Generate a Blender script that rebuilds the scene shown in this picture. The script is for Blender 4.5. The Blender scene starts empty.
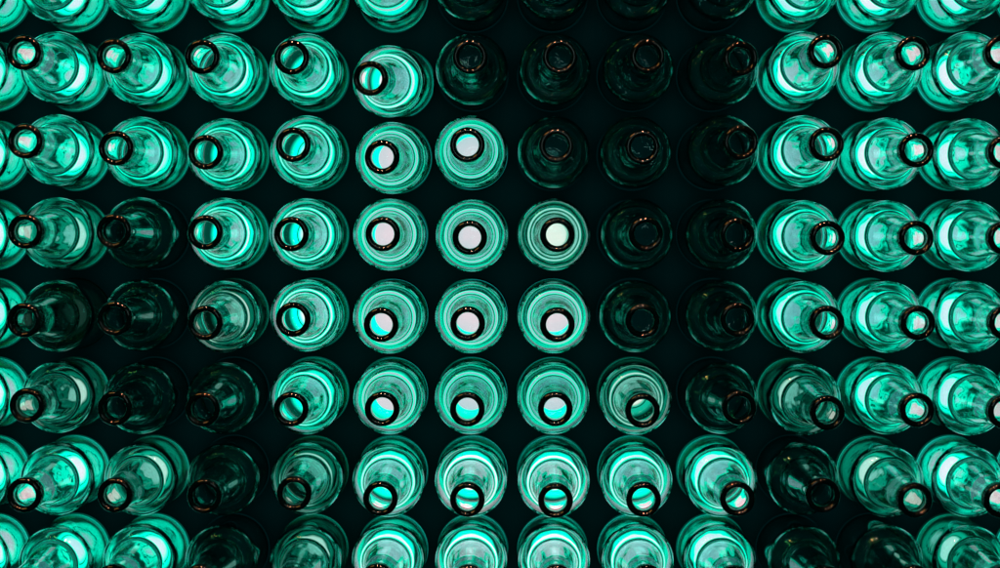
import bpy, math, random
from mathutils import Vector, Matrix, noise
random.seed(7)
sc = bpy.context.scene
C = sc.collection
MM = 0.001
PXW = 0.8 * MM            # metres per photograph pixel at the plane of the bottle mouths
DIST = 1.787              # camera to the plane of the mouths
H = 230.0                 # bottle height, mm

# ------------------------------------------------------------------ camera
cd = bpy.data.cameras.new('camera'); cam = bpy.data.objects.new('camera', cd); C.objects.link(cam)
cam.location = (0, -DIST, 0); cam.rotation_euler = (math.radians(90), 0, 0)
cd.sensor_width = 36; cd.lens = 36 * DIST / (1000 * PXW)
cd.shift_x = -12 / 1000; cd.shift_y = -37 / 1000      # the wall is seen square on; its vanishing point sits a little above the middle
cd.clip_start = 0.01; cd.clip_end = 50
sc.camera = cam

# ------------------------------------------------------------------ world, lamps, exposure
w = bpy.data.worlds.new('World'); sc.world = w; w.use_nodes = True
bg = w.node_tree.nodes['Background']
bg.inputs[0].default_value = (0.06, 1.0, 1.0, 1); bg.inputs[1].default_value = 0.02
sc.view_settings.view_transform = 'Standard'; sc.view_settings.look = 'None'
sc.view_settings.exposure = 0; sc.view_settings.gamma = 1
cy = sc.cycles
cy.max_bounces = 40; cy.transmission_bounces = 36; cy.glossy_bounces = 24; cy.diffuse_bounces = 2
cy.transparent_max_bounces = 8; cy.caustics_reflective = False; cy.caustics_refractive = False
cy.sample_clamp_indirect = 3; cy.sample_clamp_direct = 0
cy.use_denoising = True; cy.use_adaptive_sampling = True; cy.adaptive_threshold = 0.01

def lamp(name, kind, loc, power, col, **kw):
    l = bpy.data.lights.new(name, kind); l.energy = power; l.color = col
    for k, v in kw.items(): setattr(l, k, v)
    o = bpy.data.objects.new(name, l); C.objects.link(o); o.location = loc
    d = Vector((0, 0, 0)) - Vector(loc); o.rotation_euler = d.to_track_quat('-Z', 'Y').to_euler()
    return o
for x, p in ((-0.62, 40), (-0.24, 280), (0.16, 320), (0.58, 40)):
    lamp('ceiling_spot', 'POINT', (x, -1.05, 1.22), p * 0.24, (1.0, 0.42, 0.24), shadow_soft_size=0.03)
lamp('warm_shelf_light', 'AREA', (-0.80, -0.75, 1.15), 6.0, (1.0, 0.50, 0.12), shape='RECTANGLE', size=0.6, size_y=0.25)
for x in (-0.12, 0.0, 0.12):
    lamp('room_window', 'AREA', (x + 0.03, -2.0, 0.22), 0.5, (0.70, 1.0, 0.93), shape='RECTANGLE', size=0.07, size_y=0.30)
gap_light = lamp('gap_tint_light', 'AREA', (0, 0.285, 0), 0.55, (0.03, 0.95, 1.0), shape='RECTANGLE', size=1.3, size_y=0.8)     # added behind the board to tint the dark gaps between bottles

# ------------------------------------------------------------------ helpers
def node_mat(name):
    m = bpy.data.materials.new(name); m.use_nodes = True
    nt = m.node_tree; nt.nodes.clear()
    return m, nt, nt.nodes.new('ShaderNodeOutputMaterial')
def mesh(name, verts, faces, mat, smooth=True):
    me = bpy.data.meshes.new(name); me.from_pydata(verts, [], faces); me.update()
    me.materials.append(mat)
    if smooth:
        for p in me.polygons: p.use_smooth = True
    return me
def obj(name, me, parent=None, loc=(0, 0, 0)):
    o = bpy.data.objects.new(name, me); C.objects.link(o); o.parent = parent; o.location = loc
    return o

# ------------------------------------------------------------------ materials
def glass_mat(name, dens, col=(0.0, 0.915, 0.87, 1)):
    m, nt, out = node_mat(name)
    N = nt.nodes; L = nt.links
    g = N.new('ShaderNodeBsdfGlass'); g.inputs['IOR'].default_value = 1.5; g.inputs['Roughness'].default_value = 0.0
    g.inputs['Color'].default_value = (1, 1, 1, 1)
    tc = N.new('ShaderNodeTexCoord'); n = N.new('ShaderNodeTexNoise'); n.inputs['Scale'].default_value = 90; n.inputs['Detail'].default_value = 2
    b = N.new('ShaderNodeBump'); b.inputs['Strength'].default_value = 0.06; b.inputs['Distance'].default_value = 0.0006
    L.new(tc.outputs['Object'], n.inputs['Vector']); L.new(n.outputs['Fac'], b.inputs['Height']); L.new(b.outputs[0], g.inputs['Normal'])
    L.new(g.outputs[0], out.inputs['Surface'])
    a = N.new('ShaderNodeVolumeAbsorption'); a.inputs['Color'].default_value = col; a.inputs['Density'].default_value = dens
    L.new(a.outputs[0], out.inputs['Volume'])
    return m
GLASS = [glass_mat('green_bottle_glass', d) for d in (280, 330, 390)]; DARK = glass_mat('shaded_bottle_glass', 360, (0.0, 0.68, 0.64, 1))  # last one: same bottle glass, unlit shade put into its denser absorption
def lip_mat():
    m, nt, out = node_mat('dense_dark_glass_lip')
    p = nt.nodes.new('ShaderNodeBsdfPrincipled')
    p.inputs['Base Color'].default_value = (0.0003, 0.0015, 0.0015, 1); p.inputs['Roughness'].default_value = 0.012; p.inputs['IOR'].default_value = 1.45
    nt.links.new(p.outputs[0], out.inputs['Surface']); return m
LIP = lip_mat()
def board_mat(name, trans):
    m, nt, out = node_mat(name)
    N = nt.nodes; L = nt.links
    n = N.new('ShaderNodeTexNoise'); n.inputs['Scale'].default_value = 9; n.inputs['Detail'].default_value = 4
    r = N.new('ShaderNodeValToRGB'); r.color_ramp.elements[0].color = (0.002, trans * 0.8, trans * 0.86, 1); r.color_ramp.elements[1].color = (0.006, trans * 1.3, trans * 1.3, 1)
    d = N.new('ShaderNodeBsdfDiffuse'); d.inputs['Color'].default_value = (0.0003, 0.0006, 0.0006, 1)
    t = N.new('ShaderNodeBsdfTranslucent'); ad = N.new('ShaderNodeAddShader')
    L.new(n.outputs['Fac'], r.inputs['Fac']); L.new(r.outputs[0], t.inputs['Color'])
    if trans:
        L.new(d.outputs[0], ad.inputs[0]); L.new(t.outputs[0], ad.inputs[1]); L.new(ad.outputs[0], out.inputs['Surface'])
    else: L.new(d.outputs[0], out.inputs['Surface'])
    return m
BOARD = board_mat('black_board_gap_tint', 0.05); BLACK = board_mat('matt_black_paint', 0)  # board lets teal through from the added light behind, tinting the gaps
def lamp_mat(name, core, ring, r0, r1, edge=0.04, gapk=0.06, r2=0.0205, r3=0.0265):
    m, nt, out = node_mat(name)
    N = nt.nodes; L = nt.links
    tc = N.new('ShaderNodeTexCoord'); ln = N.new('ShaderNodeVectorMath'); ln.operation = 'LENGTH'
    L.new(tc.outputs['Object'], ln.inputs[0])
    def step(a, b):
        mr = N.new('ShaderNodeMapRange'); mr.inputs['From Min'].default_value = a; mr.inputs['From Max'].default_value = b
        mr.interpolation_type = 'SMOOTHSTEP'; L.new(ln.outputs['Value'], mr.inputs['Value']); return mr.outputs[0]
    def mix(f, A, B):
        mx = N.new('ShaderNodeMix'); mx.data_type = 'RGBA'; L.new(f, mx.inputs[0])
        for k, v in ((6, A), (7, B)):
            if isinstance(v, tuple): mx.inputs[k].default_value = v + (1,)
            else: L.new(v, mx.inputs[k])
        return mx.outputs[2]
    gap = tuple(c * gapk for c in ring); g0 = r1 + 0.0002            # glow colour paints light in the glass: core, dark line, teal ring, edge
    col = mix(step(r0, r1), core, ring)
    col = mix(step(g0, g0 + 0.0003), col, gap)
    col = mix(step(g0 + 0.0009, g0 + 0.0013), col, ring)
    col = mix(step(r2, r3), col, tuple(c * edge for c in ring))
    e = N.new('ShaderNodeEmission'); L.new(col, e.inputs['Color']); L.new(e.outputs[0], out.inputs['Surface'])
    return m
CORE = (1.5, 0.78, 0.86); RING = (0.0, 1.8, 1.25)
sc_ = lambda c, k: tuple(v * k for v in c)
LEVEL = {
    'B': lamp_mat('lamp_diffuser_bright', CORE, (0.0, 1.75, 1.15), 0.0152, 0.0160, 0.04, 0.9, 0.021, 0.030),
    'W': lamp_mat('lamp_diffuser_full', (3.8, 1.2, 1.35), RING, 0.0165, 0.0185, 0.04, 0.8, 0.023, 0.028),
    'R': lamp_mat('lamp_diffuser_wide', (2.9, 1.15, 1.3), RING, 0.0125, 0.0165),
    'b': lamp_mat('lamp_diffuser_narrow', (2.9, 1.15, 1.3), RING, 0.0090, 0.0160),
    'M': lamp_mat('lamp_diffuser_medium', (1.6, 1.02, 0.92), (0.01, 0.55, 0.36), 0.0120, 0.0155),
    'D': lamp_mat('lamp_diffuser_dim', (1.5, 0.90, 0.80), (0.004, 0.20, 0.13), 0.0105, 0.0150),
    'F': lamp_mat('lamp_diffuser_faint', (0.035, 0.06, 0.045), (0.003, 0.02, 0.012), 0.0120, 0.0155),
}

# ------------------------------------------------------------------ bottle meshes
OUT = [(0, 3.6), (8, 3.3), (15, 2.3), (20, 0.9), (23, 0.15), (25, 0), (27, 0.6), (29, 2.2), (30.5, 4.4), (31.0, 7.5), (31.05, 10)]
OUT += [(31.0, h) for h in (20, 35, 50, 65, 80, 90, 94)]
def shoulder(off, offn=0.0):
    pts = []
    R1 = 15.0; a1 = math.radians(64)                 # round shoulder, a soft crease, then the long tapering neck
    for i in range(1, 15):
        a = a1 * i / 14; pts.append((31.0 - R1 + (R1 - off) * math.cos(a), 94 + (R1 - off) * math.sin(a)))
    r1, h1 = pts[-1]
    dr, dh = -math.sin(a1), math.cos(a1); er, eh = -0.085, 0.996
    off = offn
    q = (20.3 - off, 110.5 - off * 0.4)
    for i in range(1, 7):                            # quadratic blend through the crease
        t = i / 7; e = (19.9 - off, 115 - off * 0.4)
        pts.append(((1 - t) ** 2 * r1 + 2 * t * (1 - t) * q[0] + t * t * e[0], (1 - t) ** 2 * h1 + 2 * t * (1 - t) * q[1] + t * t * e[1]))
    for i in range(0, 9):
        t = i / 8; pts.append((19.9 - off + (14.7 - 19.9) * (t ** 0.9), 115 - off * 0.4 + (176 - 115 + off * 0.4) * t))
    return pts
OUT += shoulder(0) + [(14.3, 184), (14.0, 194), (13.6, 204), (13.1, 212), (12.9, 215.6)]
def inner_profile():
    p = [(8.95, 215.6), (9.1, 210), (9.6, 203), (10.3, 194), (10.8, 184)]
    p += list(reversed(shoulder(1.9, 3.0)))
    p += [(28.9, h) for h in (92, 80, 65, 50, 35, 20, 14)]
    p += [(28.3, 11), (27.2, 8.4), (24.8, 6.0), (22, 4.8), (17, 4.6), (10, 5.4), (0, 5.7)]
    return p
INN = inner_profile()
SEG = 96
def lathe(profile, warp=None, seg=SEG, closed=False):
    vs = []; fs = []; rings = []
    for k, (r, h) in enumerate(profile):
        if r == 0:
            rings.append([len(vs)]); vs.append((0, 0, h * MM)); continue
        ring = []
        for s in range(seg):
            a = 2 * math.pi * s / seg; rr, hh = (r, h) if warp is None else warp(k, r, h, a)
            ring.append(len(vs)); vs.append((rr * MM * math.cos(a), rr * MM * math.sin(a), hh * MM))
        rings.append(ring)
    pairs = list(zip(rings, rings[1:])) + ([(rings[-1], rings[0])] if closed else [])
    for A, B in pairs:
        for s in range(seg):
            t = (s + 1) % seg
            if len(A) == 1: fs.append((A[0], B[t], B[s]))
            elif len(B) == 1: fs.append((A[s], A[t], B[0]))
            else: fs.append((A[s], A[t], B[t], B[s]))
    return vs, fs
def body_mesh(seed, mat):
    no = len(OUT)
    def warp(k, r, h, a):
        if k < no:                                   # outer skin: nearly true, knurled heel
            d = 0.05 * noise.noise(Vector((math.cos(a) * 1.3, math.sin(a) * 1.3, h * 0.02 + seed * 9)))
            if 24 <= r < 27.5 and h < 1: return r + d, h + 0.12 * (math.sin(a * 32) + 1)
            if h > 210: d = 0
            return r + d, h
        d = 0.0
        if 6 < h < 213:                              # inner skin: blown glass is uneven
            fade = min(1, (213 - h) / 25)
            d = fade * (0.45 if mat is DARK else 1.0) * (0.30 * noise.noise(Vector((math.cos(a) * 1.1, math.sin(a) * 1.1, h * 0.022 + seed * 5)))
                        + 0.17 * noise.noise(Vector((math.cos(a) * 3.2, math.sin(a) * 3.2, h * 0.06 + seed * 3))))
        return r + d, h + (0.35 * noise.noise(Vector((r * 0.1 * math.cos(a), r * 0.1 * math.sin(a), seed))) if h < 10 else 0)
    vs, fs = lathe(OUT + INN, warp)
    me = mesh('body', vs, fs, mat)
    return me
def lip_mesh():
    n = 40; prof = []
    # crown finish: rounded mouth, collar bead, undercut
    key = [(9.0, 216), (8.9, 222), (9.0, 226.0), (9.6, 228.4), (11.1, 229.8), (12.5, 229.6), (13.5, 228.6), (14.05, 226.8), (13.9, 224.6), (13.0, 223.2), (12.9, 221.5), (13.4, 220.4), (13.6, 218.6), (13.2, 216.6), (12.9, 216)]
    # smooth the key with Catmull-Rom
    for i in range(len(key) - 1):
        p0 = key[max(0, i - 1)]; p1 = key[i]; p2 = key[i + 1]; p3 = key[min(len(key) - 1, i + 2)]
        for j in range(4):
            t = j / 4
            prof.append(tuple(0.5 * ((2 * p1[q]) + (-p0[q] + p2[q]) * t + (2 * p0[q] - 5 * p1[q] + 4 * p2[q] - p3[q]) * t * t + (-p0[q] + 3 * p1[q] - 3 * p2[q] + p3[q]) * t ** 3) for q in (0, 1)))
    prof.append(key[-1])
    vs, fs = lathe(prof, closed=True)
    return mesh('lip', vs, fs, LIP)
BODIES = [body_mesh(s, GLASS[s % 3]) for s in range(6)]; SHADED_BODIES = [body_mesh(s, DARK) for s in range(6, 9)]
LIPM = lip_mesh()
for me in BODIES + SHADED_BODIES + [LIPM]:
    import bmesh
    bm = bmesh.new(); bm.from_mesh(me); bmesh.ops.recalc_face_normals(bm, faces=bm.faces); bm.to_mesh(me); bm.free()

# ------------------------------------------------------------------ layout (photograph pixels at the plane of the mouths)
COLS = [468 + 89.4 * (k - 6) for k in range(14)]                 # 14 columns, the outer ones cut by the frame
ROWS = [-34, 55, 144, 233, 321.5, 410, 498, 586]               # 8 rows
LIT = [                      # B bright, M medium, D dim, F faint, . unlit
    'BBBBBB....BBBB',
    'BBBBBB....BBBB',
    'BBBBBBB...BBBB',
    'BM.BBBBM..BBBB',
    'BF.DBBBB..BBBB',
    'BD..BBBBM.DBBB',
    'BBM.DBBBBB.MBB',
    'BBB.DBBBBB..MB',
]
NECK = {
 1: {1:(23.2,52.1),2:(113.4,55.6),3:(201.8,56.3),4:(291.5,57),5:(370,78.2),6:(470,56.3),7:(559.9,56.3),8:(647.9,55.6),9:(741,58)},
 2: {1:(24.6,140.8),2:(115.5,147.9),3:(205.3,152.1),4:(293,144.4),5:(382,157),6:(467.3,144.7),7:(556.3,145.4),8:(642.6,146.8),9:(741,142),10:(827,144),11:(917,150),12:(1006,152)},
 3: {1:(24.6,231.2),2:(113.4,231.0),3:(205,232.3),4:(291.2,234),5:(382.7,234),6:(469.7,237.5),7:(557.4,234.7),8:(646,234),9:(737.7,234.7),10:(828,238),11:(916.8,238),12:(1006,238)},
 4: {1:(23.6,320.3),2:(114.4,318.5),3:(205,323),4:(293,319.6),5:(381,324.9),6:(467.6,323.8),7:(557.4,324.9),8:(642.6,321),9:(737.7,319.6),10:(827.5,323),11:(918.4,323),12:(1007,323)},
 5: {1:(26.4,405.7),2:(114.4,408.5),3:(202.5,409.5),4:(290.8,409.5),5:(382,409.2),6:(467.3,409.5),7:(555.3,409.2),8:(642.6,411),9:(739.4,407.8),10:(827.9,413),11:(917.7,410.3),12:(1006,412)},
 6: {1:(23.6,495.5),2:(114.4,495.5),3:(204.2,496.5),4:(294,494),5:(380.3,499),6:(467.3,500),7:(555.6,501),8:(643.7,500),9:(737.7,499.3),10:(823.3,495.5),11:(915.6,500.7),12:(1001.8,501)},
}
BASE = {(1, 5): (386, 62), (2, 5): (383, 147)}
def W(px, py, y=0.0): return Vector(((px - 512) * PXW, y, (247 - py) * PXW))
ORD = ['first', 'second', 'third', 'fourth', 'fifth', 'sixth', 'seventh', 'eighth', 'ninth', 'tenth', 'eleventh', 'twelfth', 'thirteenth', 'fourteenth']
LOOK = {'B': 'brightly lit green bottle', 'M': 'softly lit green bottle', 'D': 'dimly lit green bottle', 'F': 'nearly dark green bottle', '.': 'unlit dark bottle'}
def label(r, c):
    row = {0: 'the cut-off top row', 7: 'the cut-off bottom row'}.get(r, '%s row from the top' % ORD[r])
    n = 'leftmost' if c == 0 else 'rightmost' if c == 13 else '%s from the left' % ORD[c] if c < 7 else '%s from the right' % ORD[13 - c]
    return '%s, %s in %s' % (LOOK[LIT[r][c]], n, row)

# ------------------------------------------------------------------ the board and its lamps
YB = 0.230                # depth of the bottle bases behind the mouths
def board():
    vs = []; fs = []; n = 48; R = 32.0 * MM; F = YB - 0.007; Bk = YB + 0.006
    xe = [W(COLS[0] - 44.7 - 89.4, 0).x] + [W(c + 44.7, 0).x for c in [COLS[0] - 89.4] + COLS] + [W(COLS[-1] + 44.7 + 89.4, 0).x]
    re = [ROWS[0] - 44 - 88] + [ROWS[0] - 44] + [(a + b) / 2 for a, b in zip(ROWS, ROWS[1:])] + [ROWS[-1] + 44, ROWS[-1] + 132]
    ze = [W(0, p).z for p in re]
    xs = [W(COLS[0] - 44.7 - 89.4, 0).x] + [W(c - 44.7, 0).x for c in COLS] + [W(COLS[-1] + 44.7, 0).x, W(COLS[-1] + 134.1, 0).x]
    def quad(x0, x1, z0, z1):
        i = len(vs); vs.extend([(x0, F, z0), (x1, F, z0), (x1, F, z1), (x0, F, z1)]); fs.append((i, i + 1, i + 2, i + 3))
    for j in range(len(ze) - 1):
        for i in range(len(xs) - 1):
            x0, x1, z0, z1 = xs[i], xs[i + 1], ze[j + 1], ze[j]
            if not (1 <= i <= 14 and 1 <= j <= 8): quad(x0, x1, z0, z1); continue
            bx, by = BASE.get((j - 1, i - 1), (COLS[i - 1], ROWS[j - 1])); c = W(bx, by)
            o = len(vs)
            for k in range(n):
                a = 2 * math.pi * (k + 0.5) / n; dx, dz = math.cos(a), math.sin(a)
                tx = ((x1 - c.x) if dx > 0 else (x0 - c.x)) / dx; tz = ((z1 - c.z) if dz > 0 else (z0 - c.z)) / dz
                t = min(tx, tz)
                vs.append((c.x + dx * t, F, c.z + dz * t)); vs.append((c.x + dx * R, F, c.z + dz * R)); vs.append((c.x + dx * R, Bk, c.z + dz * R))
            for k in range(n):
                a, b = o + 3 * k, o + 3 * ((k + 1) % n)
                fs.append((a, a + 1, b + 1, b)); fs.append((a + 1, a + 2, b + 2, b + 1))
            for q, (sx, sz) in enumerate(((1, 1), (-1, 1), (-1, -1), (1, -1))):      # corner fillers
                cx = x1 if sx > 0 else x0; cz = z1 if sz > 0 else z0
                best = [k for k in range(n) if True]
                ang = math.atan2(cz - c.z, cx - c.x) % (2 * math.pi)
                k0 = int(math.floor(ang / (2 * math.pi) * n - 0.5)) % n; k1 = (k0 + 1) % n
                m = len(vs); vs.append((cx, F, cz)); fs.append((o + 3 * k0, m, o + 3 * k1))
    return mesh('board', vs, fs, BOARD, smooth=False)
rack = bpy.data.objects.new('bottle_rack', None); C.objects.link(rack); rack.location = (0, YB, 0)
rack['label'] = 'black rack board with round sockets holding the rows of bottles'; rack['category'] = 'rack'
b = obj('board', board(), rack); b.location = (0, -YB, 0)
# carcass of the rack behind the board
def box(name, x0, x1, y0, y1, z0, z1, mat):
    v = [(x, y, z) for x in (x0, x1) for y in (y0, y1) for z in (z0, z1)]
    f = [(0, 1, 3, 2), (4, 6, 7, 5), (0, 4, 5, 1), (2, 3, 7, 6), (0, 2, 6, 4), (1, 5, 7, 3)]
    return mesh(name, v, f, mat, smooth=False)
XL, XR = W(COLS[0] - 134.1, 0).x, W(COLS[-1] + 134.1, 0).x
ZT, ZB = W(0, ROWS[0] - 132).z, W(0, ROWS[-1] + 132).z
bp = obj('back_panel', box('back_panel', XL, XR, 0.060, 0.075, ZB, ZT, BLACK), rack)

def disc(R, seg=48):
    vs = [(0, 0, 0)] + [(R * math.cos(2 * math.pi * k / seg), 0, R * math.sin(2 * math.pi * k / seg)) for k in range(seg)]
    vs += [(x, 0.0025, z) for x, _, z in vs[1:]]
    fs = [(0, k + 1, (k + 1) % seg + 1) for k in range(seg)] + [(k + 1, k + 1 + seg, (k + 1) % seg + 1 + seg, (k + 1) % seg + 1) for k in range(seg)]
    return vs, fs
LENS = {}
LIGHT_BLOCK = mesh('light_block_disc', *disc(0.0335), BOARD, smooth=False)  # added over unlit sockets to hide the light placed behind the board
for k, m in LEVEL.items():
    vs, fs = disc(0.0335); LENS[k] = mesh('lamp', vs, fs, m, smooth=False)

# ------------------------------------------------------------------ bottles
for r, py in enumerate(ROWS):
    for c, px in enumerate(COLS):
        bx, by = BASE.get((r, c), (px, py))
        lv = LIT[r][c]
        nx, ny = NECK.get(r, {}).get(c, (px + random.uniform(-2, 2), py - 2 + random.uniform(-3, 3)))
        p = W(bx, by, 0.0066)
        if lv == '.': obj('light_block_disc', LIGHT_BLOCK, rack, p)
        else:
            if lv == 'B' and 5 <= c <= 8:       # these lamps sit a little towards the viewer's axis
                p += Vector((max(-1, min(1, ((nx - 512) / .886 + 512 - bx) * .12)), 0, -max(-1, min(1, ((ny - 247) / .886 + 247 - by) * .12)))) * 2.6 * MM
            obj('lamp', LENS[lv if lv != 'B' else 'W' if 5 <= c <= 9 and r >= 6 or (r, c) == (1, 5) else 'B' if 5 <= c <= 8 else 'R' if c >= 9 else 'b'], rack, p)
        base = W(bx, by, YB); mouth = W(nx, ny, 0)
        base += Vector((random.uniform(-.3, .3) * MM, -0.0006, random.uniform(-.3, .3) * MM))
        ax = (mouth - base).normalized()
        t = bpy.data.objects.new('bottle', None); C.objects.link(t)
        q = ax.to_track_quat('Z', 'Y') @ Matrix.Rotation(random.uniform(0, 6.283), 4, 'Z').to_quaternion()
        t.location = base; t.rotation_euler = q.to_euler()
        t.empty_display_size = 0.03
        t['label'] = label(r, c); t['category'] = 'bottle'; t['group'] = 'bottles lying in rows with their mouths towards the viewer'
        obj('body', random.choice(SHADED_BODIES if lv in '.F' else BODIES), t); obj('lip', LIPM, t)
